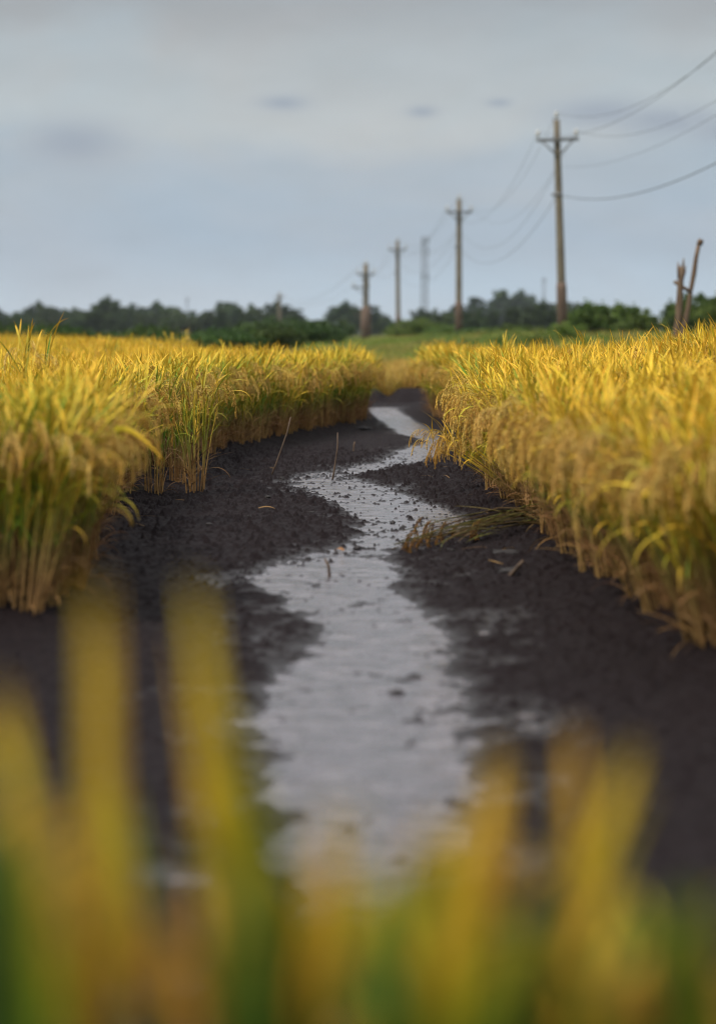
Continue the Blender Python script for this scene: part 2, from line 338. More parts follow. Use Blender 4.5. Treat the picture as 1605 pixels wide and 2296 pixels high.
def clump(seed, H=.8, tillers=20, green=.3, lean=(0, 0), spread=.13, ears=1.0, dry=.5, low=3, lowest=.45):
    rng = random.Random(seed); S, Lf, E = MB(), MB(), MB()
    for k in range(tillers):
        a = rng.uniform(0, 6.283); r0 = .06 * math.sqrt(rng.random()); h = H * rng.uniform(.68, .86); sp = spread * rng.uniform(.3, 1.15)
        top = Vector((math.cos(a) * sp + lean[0], math.sin(a) * sp + lean[1], h * (1 - .25 * (lean[0] ** 2 + lean[1] ** 2))))
        base = Vector((math.cos(a) * r0, math.sin(a) * r0, -.03))
        pts = []
        for i in range(6):
            u = i / 5; p = base.lerp(top, u); c = u ** 1.7
            p.x = base.x + (top.x - base.x) * (.45 * u + .55 * c); p.y = base.y + (top.y - base.y) * (.45 * u + .55 * c); pts.append(p)
        g = min(1, max(0, green + rng.uniform(-.3, .3)))
        sc = [lerp3(STR, DRY, rng.random() * dry)] * 2 + [lerp3(STR, GRN, g * .75), lerp3(lerp3(STR, YEL, .4), GRN, min(1, g * 1.2)), lerp3(YEL, GRN, g * .8), lerp3(YEL, GRN, g * .4)]
        S.tube(pts, [.0042, .0038, .0034, .003, .0024, .0018], 4, np.array(sc), False)
        def leaf(u, e, Ln, W, dr, cols):
            i = min(4, int(u * 5)); p = pts[i].lerp(pts[i + 1], u * 5 - i)
            la = a + rng.uniform(-1.3, 1.3) if rng.random() < .75 else rng.uniform(0, 6.28)
            ribbon(Lf, p, la, e, Ln, W, dr, cols, rng)
        for _ in range(low):
            u = rng.uniform(lowest, .95); gg = min(1, max(0, green + rng.uniform(-.45, .4))); yy_ = lerp3(YEL, (.52, .27, .04) if rng.random() < .55 else (.45, .44, .03), rng.random())
            c0 = lerp3(yy_, GRN, min(1, gg * 1.25)); leaf(u, rng.uniform(.95, 1.45), rng.uniform(.2, .36), rng.uniform(.006, .0105), rng.uniform(.1, 1.5) if rng.random() < .8 else 2.2, (c0, lerp3(yy_, GRN, gg), lerp3(yy_, GRN, gg * .5)))
        gg = min(1, max(0, green + rng.uniform(-.4, .25))); c0 = lerp3(YEL, GRN, gg)
        leaf(.97, rng.uniform(1.05, 1.5), rng.uniform(.16, .30), rng.uniform(.0065, .011), rng.uniform(.0, 1.1), (c0, lerp3(YEL, GRN, gg * .6), YEL))
        for _ in range(3 if rng.random() < dry else 1):   # dead leaves near the base
            leaf(rng.uniform(.03, .35), rng.uniform(.9, 1.4) if rng.random() < .55 else rng.uniform(.35, .95), rng.uniform(.10, .26), .006, rng.uniform(.2, 1.6), (STR, DRY, lerp3(STR, DRY, .5)))
        if rng.random() < ears:
            tdir = (pts[-1] - pts[-2]).normalized(); la = math.atan2(tdir.y + lean[1] * 2 + rng.uniform(-.2, .2), tdir.x + lean[0] * 2 + rng.uniform(-.2, .2))
            panicle(E, pts[-1], la, rng.uniform(.7, 1.25), rng, lerp3(GLD, (.82, .60, .18), rng.random()), rng.uniform(.18, .26))
    return S, Lf, E
SPEC = [dict(seed=1, green=0.35), dict(seed=2, green=0.43, H=.84), dict(seed=3, green=0.25, tillers=15), dict(seed=4, green=0.57, H=.76), dict(seed=5, green=0.29, spread=.18), dict(seed=6, green=0.49, H=.88, tillers=14, ears=.7), dict(seed=7, green=0.72, H=1.04, tillers=5, ears=.3, low=2)]
proto = bpy.data.collections.new('rice_kinds'); PARTS = []
def joined(trip, name):
    a, b_, c = trip; J = MB()
    for i, mb in enumerate((a, b_, c)):
        if not mb.v: continue
        J.v.append(np.concatenate(mb.v)); J.c.append(np.concatenate(mb.c)); J.f += [tuple(k + J.n for k in f) for f in mb.f]; J.m += [i] * len(mb.f); J.n += mb.n
    return J.mesh(name, [M_STEM, M_LEAF, M_EAR])
def parts_of(trip):
    return [(n, mb.mesh(n, mt)) for n, mb, mt in zip(('stems', 'leaves', 'ears'), trip, (M_STEM, M_LEAF, M_EAR)) if mb.v]
for i, s in enumerate(SPEC):
    tr = clump(**s); proto.objects.link(bpy.data.objects.new('rice_kind%d' % i, joined(tr, 'rice'))); PARTS.append(parts_of(tr))
def scatter(name, pts, rots, scl, idx, coll, label, cat):
    me = bpy.data.meshes.new(name); me.vertices.add(len(pts)); me.vertices.foreach_set('co', np.asarray(pts, float).ravel())
    for nm, ty, key, arr in (('rot', 'FLOAT_VECTOR', 'vector', rots), ('scl', 'FLOAT', 'value', scl), ('idx', 'INT', 'value', idx)):
        a = me.attributes.new(nm, ty, 'POINT'); a.data.foreach_set(key, np.asarray(arr).ravel())
    o = link(bpy.data.objects.new(name, me)); g = bpy.data.node_groups.new(name, 'GeometryNodeTree')
    g.interface.new_socket('Geometry', in_out='INPUT', socket_type='NodeSocketGeometry'); g.interface.new_socket('Geometry', in_out='OUTPUT', socket_type='NodeSocketGeometry')
    gi = g.nodes.new('NodeGroupInput'); go = g.nodes.new('NodeGroupOutput'); ip = g.nodes.new('GeometryNodeInstanceOnPoints'); ci = g.nodes.new('GeometryNodeCollectionInfo')
    ci.inputs[0].default_value = coll; ci.inputs[1].default_value = True; ci.inputs[2].default_value = True
    def na_(nm, ty):
        n = g.nodes.new('GeometryNodeInputNamedAttribute'); n.data_type = ty; n.inputs[0].default_value = nm; return n.outputs[0]
    g.links.new(gi.outputs[0], ip.inputs['Points']); g.links.new(ci.outputs[0], ip.inputs['Instance']); ip.inputs['Pick Instance'].default_value = True
    g.links.new(na_('idx', 'INT'), ip.inputs['Instance Index']); g.links.new(na_('scl', 'FLOAT'), ip.inputs['Scale'])
    er = g.nodes.new('FunctionNodeEulerToRotation'); g.links.new(na_('rot', 'FLOAT_VECTOR'), er.inputs[0]); g.links.new(er.outputs[0], ip.inputs['Rotation'])
    g.links.new(ip.outputs[0], go.inputs[0])
    md = o.modifiers.new('plants', 'NODES'); md.node_group = g
    return tag(o, label, cat, kind='stuff')
def hills(xa, xb, ya, yb, step, rng, far=None):
    X, Y = np.meshgrid(np.arange(xa, xb, step), np.arange(ya, yb, step)); X = X.ravel(); Y = Y.ravel()
    return X + rng.uniform(-.06, .06, len(X)), Y + rng.uniform(-.06, .06, len(X))
def field(name, X, Y, rng, label, sc=(.79, .93), tilt=.10, lean=None, nk=len(SPEC)):
    n = len(X); rot = np.stack([rng.normal(0, tilt, n), rng.normal(0, tilt, n), rng.uniform(0, 6.28, n)], 1)
    patch = (1 + .05 * fbm(X * .8, Y * .8, 2)) * (1 - .1 * sstep(17, 27, Y) * (X > 0))
    return scatter(name, np.stack([X, Y, gz0(X, Y)], 1), rot, rng.uniform(*sc, n) * patch, np.where(rng.rand(n) < .035, 6, rng.randint(0, 6, n)), proto, label, 'rice')
g1 = np.random.RandomState(11)
X, Y = hills(-14, .3, 9.05, 62, .2, g1)
inl = eL(Y) - X
k = (inl > .24) & (X > -1.6 - Y * .19) & (Y < 29.3 - 3.2 * np.minimum(X, 0))
field('rice_field', X[k], Y[k], g1, 'broad golden rice field left of the winding stream')
X, Y = hills(.4, 14, 6.0, 37, .2, g1)
k = (X - eR(Y) > .24) & (X < 1.8 + Y * .19) & (Y < 32.5 + (X - 1) * 1.2)
field('rice_field', X[k], Y[k], g1, 'broad golden rice field right of the winding stream', sc=(.93, 1.08))
# individual plants of the front rows, the ones whose foot stands in the open
def plant(name, kind, loc, rz, sc, label, group, tilt=(0, 0)):
    o = thing(name, label, 'rice plant', loc, 0, group); o.rotation_euler = (tilt[0], tilt[1], rz); o.scale = (sc,) * 3
    for n, me in kind: link(bpy.data.objects.new(n, me), o)
    return o
EDGE = [parts_of(clump(21, lowest=.38, green=.62, H=.8, spread=.14, low=4, tillers=19, dry=.4)), parts_of(clump(22, lowest=.36, green=.5, H=.8, spread=.15, tillers=20, dry=.4)),
        parts_of(clump(23, lowest=.4, green=.75, H=.8, spread=.12, low=4, tillers=18, dry=.4)), parts_of(clump(24, lowest=.36, green=.42, H=.8, spread=.16, tillers=20, dry=.5))]
LEAN = [parts_of(clump(31, green=.25, dry=.25, H=.78, lean=(-.12, -.05), tillers=19)), parts_of(clump(32, green=.35, dry=.25, H=.78, lean=(-.17, .0), tillers=17, spread=.16)), parts_of(clump(33, green=.45, dry=.25, H=.76, lean=(-.1, -.1), tillers=16, spread=.2))]
g2 = random.Random(4)
y = 8.9
while y < 31:
    x = float(eL(y)) - g2.uniform(.0, .16)
    if not (15.6 < y < 17.6): plant('rice_plant', EDGE[g2.randrange(4)], (x, y, gz0(x, y) - .0), g2.uniform(0, 6.28), g2.uniform(.9, 1.04), 'golden rice plant in the front row on the left mud bank', 'rice plants along the left bank', (g2.gauss(0, .07), g2.gauss(.05, .07)))
    y += .145
x = -1.2
while x > -2.1:                       # the field's near end, square to the stream
    yv = 8.85 + g2.uniform(-.13, .13)
    plant('rice_plant', EDGE[g2.randrange(4)], (x, yv, gz0(x, yv)), g2.uniform(0, 6.28), g2.uniform(.9, 1.04), 'golden rice plant at the near end of the left field', 'rice plants at the near end of the left field', (g2.gauss(.06, .07), g2.gauss(0, .07)))
    x -= .14
y = 7.4
while y < 36:
    x = float(eR(y)) + g2.uniform(.0, .16) + (.2 if y > 16 else .12 if y > 12.5 else 0)
    a = g2.random()
    kd = LEAN[g2.randrange(3)] if a < (.75 if y < 17 else 0) else EDGE[g2.randrange(4)]
    plant('rice_plant', kd, (x, y, gz0(x, y)), g2.uniform(-.6, .6), g2.uniform(.93, 1.08), 'golden rice plant in the front row on the right mud bank', 'rice plants along the right bank', (g2.gauss(0, .07), g2.gauss(-.07, .08)))
    y += .155
for kd, (px, py), rz, sc, lb in ((EDGE[2], (345, 1108), 1.0, 1.04, 'rice plant with fanned pale stems standing forward of the left bank, farther from the stream'),
                                 (EDGE[1], (438, 1100), 3.1, 1.04, 'rice plant with splayed straw stems nearest the upright sticks, forward of the left bank'),
                                 (EDGE[0], (395, 1085), 5.0, 1.04, 'green stemmed rice plant between two fanned plants on the left bank'),
                                 (EDGE[3], (290, 1090), 2.0, 1.05, 'bushy rice plant just left of the fanned pale stems')):
    p = on(px, py, .05); plant('rice_plant', kd, (p.x, p.y, gz(p.x, p.y)), rz, sc, lb, None)
for px, py, lb in ((1128, 1100, 'rice plant bowing golden ears low over the stream bend'), (1172, 1130, 'leaning rice plant just right of the lowest drooping ears')):
    p = on(px, py, .05); plant('rice_plant', parts_of(clump(int(px), green=.3, H=.5, lean=(-.42, -.06), tillers=13, spread=.14)), (p.x, p.y, gz(p.x, p.y)), 0, .85, lb, None)

# blurred plants right before the lens: each blade is (tip px, tip py, foot px, distance, width, colour key)
CK = {'y': ((.07, .11, .008), (.48, .36, .016), (.80, .56, .03)), 'g': ((.03, .07, .007), (.06, .13, .010), lerp3(GRN, YEL, .35)), 'm': ((.04, .09, .007), (.20, .25, .015), (.55, .44, .03)), 'o': ((.13, .09, .010), (.52, .27, .022), (.70, .40, .04)), 'd': ((.03, .06, .012), (.05, .09, .015), (.10, .15, .025))}  # foot-to-tip tints; the dark lower stops paint in shade between crowded blades
def near_plant(label, blades, seed):
    rng = random.Random(seed); S, Lf, ears = MB(), MB(), []
    fx = sum(at(b[2], 2296, b[3]).x for b in blades) / len(blades); fy = sum(b[3] for b in blades) / len(blades); fz = gz(fx, fy)
    org = Vector((fx, fy, fz))
    for (tx, ty, bx, d, wd, ck) in blades:
        tip = at(tx, ty - 35, d + rng.uniform(-.08, .08)) - org; mid = at(bx, 2296, d) - org; foot = Vector((rng.uniform(-.03, .03) , rng.uniform(-.03, .03), -.02))
        st = foot.lerp(mid, .75) + Vector((0, 0, .02)); c = CK[ck]
        S.tube([foot, foot.lerp(st, .5) + Vector((rng.uniform(-.01, .01), 0, 0)), st], [.004, .0035, .003], 5, np.array([STR, lerp3(STR, c[0], .5), c[0]]), False)
        rows = 10; V = []; C = []
        P1 = mid + (mid - st) * .25
        for i in range(rows + 1):
            u = i / rows; p = st * (1 - u) ** 2 + P1 * (2 * u * (1 - u)) + tip * u * u
            tg = ((P1 - st) * (1 - u) + (tip - P1) * u).normalized(); sv = tg.cross(Vector((0, 1, .1))).normalized()
            sv = (sv + Vector((0, rng.uniform(-.1, .1) + .4, 0))).normalized(); up = sv.cross(tg)
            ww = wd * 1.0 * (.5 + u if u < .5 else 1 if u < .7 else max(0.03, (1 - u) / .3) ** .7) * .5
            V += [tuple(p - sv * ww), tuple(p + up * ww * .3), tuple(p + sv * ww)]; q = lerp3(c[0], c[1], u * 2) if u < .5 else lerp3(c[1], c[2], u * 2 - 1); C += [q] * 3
        Lf.add(V, [(3 * i + j, 3 * i + j + 1, 3 * i + j + 4, 3 * i + j + 3) for i in range(rows) for j in (0, 1)], np.array(C))
        if ck == 'o' and rng.random() < .4:
            E = MB(); panicle(E, st.lerp(tip, .62), rng.uniform(0, 6.28), 1.2, rng, GLD, .17); ears.append(E)
    o = thing('rice_plant', label, 'rice plant', org)
    for n, mb, mt in [('stems', S, M_STEM), ('leaves', Lf, M_LEAF)] + [('ear', e, M_EAR) for e in ears]:
        if mb.v: mb.obj(n, mt, o)
def bundle(tx, ty, bx, n, sp, keys, rng, d=1.5, drop=160, wd=.0095):
    return [(tx + rng.gauss(0, sp), ty + (0 if i == 0 else rng.random() ** 1.5 * drop), bx + rng.gauss(0, sp * 1.3), d + rng.uniform(-.14, .16), wd * rng.uniform(.7, 1.35), keys[i % len(keys)]) for i in range(int(n * 1.55))]
fg = random.Random(42)
near_plant('blurred rice plant with one tall amber blade, close to the lens on the left', bundle(212, 1330, 250, 4, 19, 'oyoyo', fg, 1.55, 220, .010) + bundle(262, 1720, 350, 2, 14, 'gd', fg, 1.55), 1)
near_plant('blurred rice plant with a tall upright yellow blade left of the stream', bundle(430, 1330, 530, 4, 19, 'yymyo', fg, 1.55, 180, .010) + bundle(470, 1560, 680, 4, 18, 'mgg', fg, 1.55) + bundle(520, 1680, 740, 4, 24, 'gmg', fg, 1.5), 2)
near_plant('blurred dark green and gold rice plant in the lower left corner', bundle(-5, 1560, 120, 5, 20, 'yomo', fg, 1.5) + bundle(40, 1760, 110, 3, 20, 'omd', fg, 1.5) + bundle(0, 1850, 10, 14, 45, 'ddg', fg, 1.4, 250, .014), 3)
near_plant('blurred green rice plant at the bottom between the tall yellow blade and the stream', bundle(570, 1830, 600, 20, 60, 'gddgmd', fg, 1.5, 330, .014) + bundle(450, 1850, 520, 4, 22, 'omd', fg, 1.5), 4)
near_plant('blurred amber rice plant at the bottom in front of the stream', bundle(760, 1830, 740, 7, 36, 'oogo', fg, 1.5, 250) + bundle(850, 1960, 880, 16, 55, 'odgddm', fg, 1.45, 240, .012), 5)
near_plant('blurred amber rice plant just right of the stream at the bottom', bundle(1130, 1700, 990, 5, 18, 'oyo', fg, 1.55, 150) + bundle(1000, 1870, 970, 13, 45, 'odydgo', fg, 1.5, 240, .011), 6)
near_plant('blurred rice plant with one broad bright yellow blade at lower right', bundle(1415, 1700, 1210, 3, 12, 'ymy', fg, 1.6, 130, .010) + bundle(1280, 1660, 1310, 3, 12, 'oy', fg, 1.55) + bundle(1160, 2000, 1140, 14, 50, 'gddm', fg, 1.45, 250, .013), 7)
near_plant('blurred olive rice plant in the lower right corner', bundle(1350, 1990, 1320, 13, 50, 'odmdgd', fg, 1.5, 240, .011) + bundle(1500, 2030, 1480, 14, 60, 'ddmod', fg, 1.5, 240, .012), 8)

for px, d, sc in ((38, 13.2, 1.06), (78, 13.8, 1.1)):
    x = at(px, 745, d).x; plant('rice_plant', PARTS[6], (x, d, gz0(x, d)), px * .1, sc, 'tall green rice plant standing above the left field at its left', 'tall plants in the left field')
p0, p1, p2 = at(225, 1010, 9.5), at(262, 900, 9.4), at(370, 1036, 9.3); rng = random.Random(61); mb = MB(); V = []; C = []
org = Vector((-1.13, 9.5, gz(-1.13, 9.5))); o = plant('rice_plant', EDGE[0], org, .4, .95, 'rice plant with one broad yellow leaf bent down toward the mud', None)
for i in range(11):
    u = i / 10; p = p0 * (1 - u) ** 2 + p1 * 2 * u * (1 - u) + p2 * u * u; wv = .011 * (1 if u < .6 else ((1 - u) / .4) ** .7) + .0005
    V += [tuple(p + Vector((0, 0, wv)) ), tuple(p + Vector((0, -wv * .5, 0))), tuple(p - Vector((0, 0, wv)))]; C += [lerp3((.35, .42, .03), YEL, u)] * 3
mb.add(V, [(3 * i + j, 3 * i + j + 1, 3 * i + j + 4, 3 * i + j + 3) for i in range(10) for j in (0, 1)], np.array(C))
lf = mb.obj('bent_leaf', M_LEAF, o); lf.matrix_parent_inverse = (Matrix.Translation(org) @ Euler((0, 0, .4)).to_matrix().to_4x4() @ Matrix.Diagonal((.95, .95, .95, 1))).inverted()

# fallen rice lying in the stream
rng = random.Random(9); S = MB(); E = MB()
a0 = on(1290, 1170, .06); a1 = on(868, 1243, .02); o = thing('fallen_rice', 'flattened bundle of rice lying across the stream edge', 'straw', a0)
for k in range(46):
    s = Vector((rng.uniform(-.12, .12), rng.uniform(-.4, .5), rng.uniform(0, .05))); e = (a1 - a0) * rng.uniform(.55, 1.0) + Vector((0, rng.uniform(-.2, .9), rng.uniform(.0, .05)))
    md_ = s.lerp(e, .5) + Vector((0, rng.uniform(-.1, .1), rng.uniform(.02, .09))); c = lerp3(lerp3((.13, .07, .03), (.05, .035, .02), rng.random()), (.10, .12, .02), rng.random() ** 1.5)
    if k % 2: S.tube([s, s.lerp(md_, .6) + Vector((0, 0, .02)), md_, md_.lerp(e, .5) + Vector((0, 0, .01)), e], [.004, .004, .0035, .003, .002], 4, c, False)
    else: ribbon(S, tuple(s.lerp(e, rng.uniform(.1, .6))), math.atan2((e - s).y, (e - s).x) + rng.uniform(-.5, .5), rng.uniform(0, .35), rng.uniform(.25, .45), .011, rng.uniform(.2, .8), (c, c, c), rng)
    if k % 3 == 0: panicle(E, tuple(e.lerp(md_, .3) + Vector((0, 0, .03))), math.pi + rng.uniform(-.7, .7), .4, rng, lerp3(DRY, (.10, .06, .025), .5), .15)
S.obj('stalks', M_STRAW, o); E.obj('ears', M_EAR, o)

# ------------------------------------------------------------------ bits on the mud
def stick(px0, py0, px1, py1, r, label, bend=.01, name='stick', cat='stick', toward=0.0):
    p = on(px0, py0, .03); p.z = gz(p.x, p.y) - .04; q = at(px1, py1, p.y - toward); mid = p.lerp(q, .5) + Vector((bend, 0, 0))
    mb = MB(); q0 = q - p; mb.tube([(0, 0, 0), (mid - p) * .5 + Vector((bend * .3, 0, 0)), mid - p, mid.lerp(q, .5) - p + Vector((bend * .7, 0, 0)), q0], [r, r * .95, r * .85, r * .8, r * .6], 6)
    o = mb.obj(name, M_STICK); o.location = p; return tag(o, label, cat)
stick(605, 1060, 652, 935, 0.0075, 'tall thin leaning stick standing in the mud beside the left rice')
stick(743, 1066, 757, 970, .0085, 'upright thin stick at the water edge right of the leaning stick')
stick(791, 1012, 795, 990, .012, 'short stub of a stick beyond the upright stick', .0)
stick(738, 1278, 728, 1252, .009, 'short dark twig poking from the middle of the stream', .01)
stick(1128, 1290, 1172, 1258, .012, 'short broken stick leaning on a clod at the right bank', .0, toward=.1)
def clod(px, py, sx_, sy_, sz_, seed, label, group=None, name='mud_clod', cat='clod', m=M_CLOD):
    p = on(px, py, .01); mb = MB(); rr = random.Random(seed); n, k = 9, 7; V = []; off = rr.uniform(0, 90)
    for i in range(k + 1):
        th = math.pi * i / k
        for j in range(n):
            ph = 2 * math.pi * j / n; d = Vector((math.sin(th) * math.cos(ph), math.sin(th) * math.sin(ph), math.cos(th)))
            q = 1 + .35 * float(vnoise(np.array([d.x * 1.6 + off + d.z]), np.array([d.y * 1.6 + d.z * 1.3]))[0]) + rr.uniform(-.08, .08)
            V.append((d.x * sx_ * q, d.y * sy_ * q, d.z * sz_ * q))
    mb.add(V, [(i * n + j, (i + 1) * n + j, (i + 1) * n + (j + 1) % n, i * n + (j + 1) % n) for i in range(k) for j in range(n)])
    o = mb.obj(name, m, smooth=False); o.location = (p.x, p.y, gz(p.x, p.y) + sz_ * .3); return tag(o, label, cat, group)
clod(632, 1076, .022, .03, .022, 1, 'dark stone at the left tip of the stream bend', name='stone', cat='stone')
clod(890, 1548, .022, .03, .010, 2, 'dark clod of mud alone in the near stretch of stream')
clod(1140, 1292, .05, .06, .016, 3, 'large dark clod under the broken stick')
clod(1130, 1252, .07, .08, .014, 4, 'flat dark clod behind the broken stick')
clod(815, 965, .10, .2, .03, 5, 'low dark mud lump at the foot of the left rice corner')
clod(858, 1036, .02, .03, .013, 6, 'small dark clod on the far shore of the bend')
rr = random.Random(12)
for px, py in ((800, 1228), (775, 1236), (732, 1233), (690, 1250), (1000, 1150), (905, 1178), (880, 1170), (795, 1190), (560, 1170), (470, 1190), (700, 1150), (600, 1125), (1010, 1240), (930, 1010)):
    clod(px, py, rr.uniform(.014, .03), rr.uniform(.02, .04), rr.uniform(.008, .014), rr.random() * 99, 'small crumb of dark mud on the stream shore', 'mud crumbs by the stream')
for px, py, rz, lb in ((580, 1148, .4, 'curled dry tan leaf lying on the dark mud left of the stream'), (770, 1228, 2, 'small orange dead leaf at the edge of the near pool')):
    p = on(px, py, .02); mb = MB(); ribbon(mb, (0, 0, .012), rz, .25, .13, .03, .9, ((.22, .12, .05), (.28, .15, .06), (.2, .1, .04)), rr); o = mb.obj('dead_leaf', M_STRAW); o.location = (p.x, p.y, gz(p.x, p.y)); tag(o, lb, 'leaf')

rr = random.Random(31)
for i in range(26):
    yv = rr.uniform(9.5, 21); side = rr.random() < .5; x = (float(eL(yv)) + abs(rr.gauss(.25, .2))) if side else (float(eR(yv)) - abs(rr.gauss(.2, .15)))
    c = lerp3(STR, (.10, .06, .03), rr.random()); mb = MB(); ribbon(mb, (0, 0, .012), rr.uniform(0, 6.28), rr.uniform(.0, .25), rr.uniform(.07, .2), .006, rr.uniform(.1, .6), (c, c, c), rr, 5)
    o = mb.obj('straw_bit', M_STRAW); o.location = (x, yv, gz(x, yv)); tag(o, 'short dead straw lying loose on the dark mud near the rice', 'straw', 'loose straws on the mud')
# ------------------------------------------------------------------ poles and wires
def pole(px, dist, top_py, lean, label, arm=1.5, second=False, sleeve=0.0, rad=(.17, .11), yaw=0.0, mirror=1):
    x = at(px, 745, dist).x; base = float(gz0(x, dist)) - .2; top = at(px, top_py, dist).z; Hh = top - base
    o = thing('utility_pole', label, 'pole', (x, dist, base), yaw, 'utility poles receding along the field'); o.rotation_euler = (0, lean, yaw)
    mb = MB(); mb.tube([(0, 0, Hh * i / 8) for i in range(9)], [rad[0] + (rad[1] - rad[0]) * i / 8 for i in range(9)], 12, (1, 1, 1)); mb.obj('shaft', M_CONC, o)
    mb = MB(); mb.tube([(0, 0, 0), (0, 0, 2.1 + sleeve), (0, 0, 2.3 + sleeve)], [rad[0] * (1.6 if sleeve else 1.1), rad[0] * (1.5 if sleeve else 1.08), rad[0] * 1.0], 12); mb.obj('base_sleeve', M_RUST, o)
    def insul(pz, xx, par):
        mb = MB(); mb.tube([(xx, 0, pz), (xx, 0, pz + .1)], .025, 6); mb.tube([(xx, 0, pz + .1), (xx, 0, pz + .16), (xx, 0, pz + .2), (xx, 0, pz + .27), (xx, 0, pz + .32)], [.05, .085, .06, .08, .03], 10); mb.obj('insulator', M_INS, par)
    att = []
    for lv in ([Hh - .72] + ([Hh - 1.65] if second else [])):
        dx = -.35 if (second and lv < Hh - 1) else 0
        mb = MB(); mb.box((dx, -rad[1] - .05, lv), (arm, .09, .11)); a = mb.obj('crossarm', M_STEEL, o, False)
        for s in (-1, 1):
            mb = MB(); mb.tube([(dx + s * arm * .36, -rad[1] - .06, lv - .05), (s * .05, -rad[1] - .04, lv - .55)], .03, 5); mb.obj('brace', M_STEEL, o)
            insul(lv + .05, dx + s * (arm / 2 - .07), a)
        if not att: att = [(-arm / 2 + .07, lv + .3), (arm / 2 - .07, lv + .3)]
    insul(Hh - .02, 0, o); att.append((0, Hh + .25))
    mb = MB(); mb.tube([(0, 0, Hh - 2.72), (0, 0, Hh - 2.58)], rad[1] * 1.25, 10); mb.box((-rad[1] - .07, 0, Hh - 2.65), (.14, .08, .1)); mb.obj('clamp', M_STEEL, o)
    att += [(0, Hh - 1.65), (-.05, Hh - 2.65)]
    rot = Euler((0, lean, yaw)).to_matrix(); return [Vector((x, dist, base)) + rot @ Vector((ax, 0, az_)) for ax, az_ in att]
A1 = pole(1262, 87, 268, R(-2.0), 'tallest and nearest wooden toned utility pole at right, with crossarm')
A2 = pole(1028, 137, 447, 0, 'second nearest utility pole, left of the tallest one', rad=(.19, .14))
A3 = pole(893, 198, 540, R(-.6), 'third utility pole, between the lattice tower and the thicker two armed pole', rad=(.19, .15))
A4 = pole(820, 172, 592, 0, 'utility pole with two crossarms and a thick pale lower shaft', arm=1.25, second=True, sleeve=.5, rad=(.24, .18))
A5 = pole(627, 434, 657, 0, 'small distant utility pole rising from the green bush', rad=(.36, .26), arm=2)
A6 = pole(245, 480, 690, 0, 'short distant pole against the dark trees at far left', rad=(.4, .3), arm=.9)
def span(a, b, sag, r, label, group, t1=1.0):
    pts = []
    for i in range(25):
        u = i / 24 * t1; p = a.lerp(b, u); p.z -= 4 * sag * u * (1 - u); pts.append(p - a)
    mb = MB(); mb.tube(pts, r, 5); o = mb.obj('power_line', M_WIRE); o.location = a; return tag(o, label, 'wire', group)
A0 = [p + Vector((1.6, -52, 0)) for p in A1]
nm = ['left arm', 'right arm', 'top', 'upper shaft', 'low clamp']
for i in range(5):
    span(A1[i], A0[i], (1.45, 1.6, 1.65, 1.05, 1.15)[i], (.0065, .0065, .0065, .005, .013)[i], 'sagging wire from the %s of the tallest pole off right' % nm[i], None)
    span(A2[i], A1[i], (1.9, 1.9, 2.0, 1.9, 1.6)[i], (.006, .006, .006, .007, .009)[i], 'wire from the %s of the tallest pole to the second' % nm[i], None)
    span(A3[i], A2[i], 1.6, .008, 'faint wire from the %s of the second pole to the third' % nm[i], None)
    if i < 3: span(A4[i], A3[i], 1.4, .008, 'faint wires strung between the third and the two armed pole', 'wires between third and fourth pole'); span(A5[i], A4[i], 2.2, .008, 'faint wires strung from the two armed pole to the small distant one', 'wires between the two armed pole and the distant pole')
# lattice tower and far masts
def tower(px, dist, top_py, wb, wt, label, r=.09, ant=True, name='lattice_tower'):
    x = at(px, 745, dist).x; Hh = at(px, top_py, dist).z; o = thing(name, label, 'tower', (x, dist, 0)); n = max(8, int(Hh / 2.2))
    cs = [(-1, -1), (1, -1), (1, 1), (-1, 1)]; W = lambda z: (wb + (wt - wb) * z / Hh) / 2
    for c in cs:
        mb = MB(); mb.tube([(c[0] * W(0), c[1] * W(0), 0), (c[0] * W(Hh), c[1] * W(Hh), Hh)], r, 5); mb.obj('leg', M_TOWER, o)
    mb = MB()
    for i in range(n):
        z0, z1 = Hh * i / n, Hh * (i + 1) / n
        for j in range(4):
            a, b_ = cs[j], cs[(j + 1) % 4]
            mb.tube([(a[0] * W(z0), a[1] * W(z0), z0), (b_[0] * W(z1), b_[1] * W(z1), z1)], r * .6, 4); mb.tube([(b_[0] * W(z0), b_[1] * W(z0), z0), (a[0] * W(z1), a[1] * W(z1), z1)], r * .6, 4); mb.tube([(a[0] * W(z1), a[1] * W(z1), z1), (b_[0] * W(z1), b_[1] * W(z1), z1)], r * .6, 4)
    mb.obj('bracing', M_TOWER, o)
    for lv in ((.97, .86, .60) if ant else (.95,)):
        for a in (0, 2.1, 4.2):
            mb = MB(); mb.box((math.cos(a) * (W(Hh * lv) + .35), math.sin(a) * (W(Hh * lv) + .35), Hh * lv), (.35, .35, 2.0)); mb.obj('antenna', M_TOWER, o, False)
tower(951, 800, 532, 2.2, 1.7, 'slim blue grey lattice tower behind the poles', .13)
tower(1218, 1400, 622, 1.6, 1.2, 'very faint thin mast on the horizon left of the tallest pole', .10, False, 'mast')
tower(420, 1500, 668, 1.2, 1.0, 'very faint thin mast above the trees at left', .08, False, 'mast')
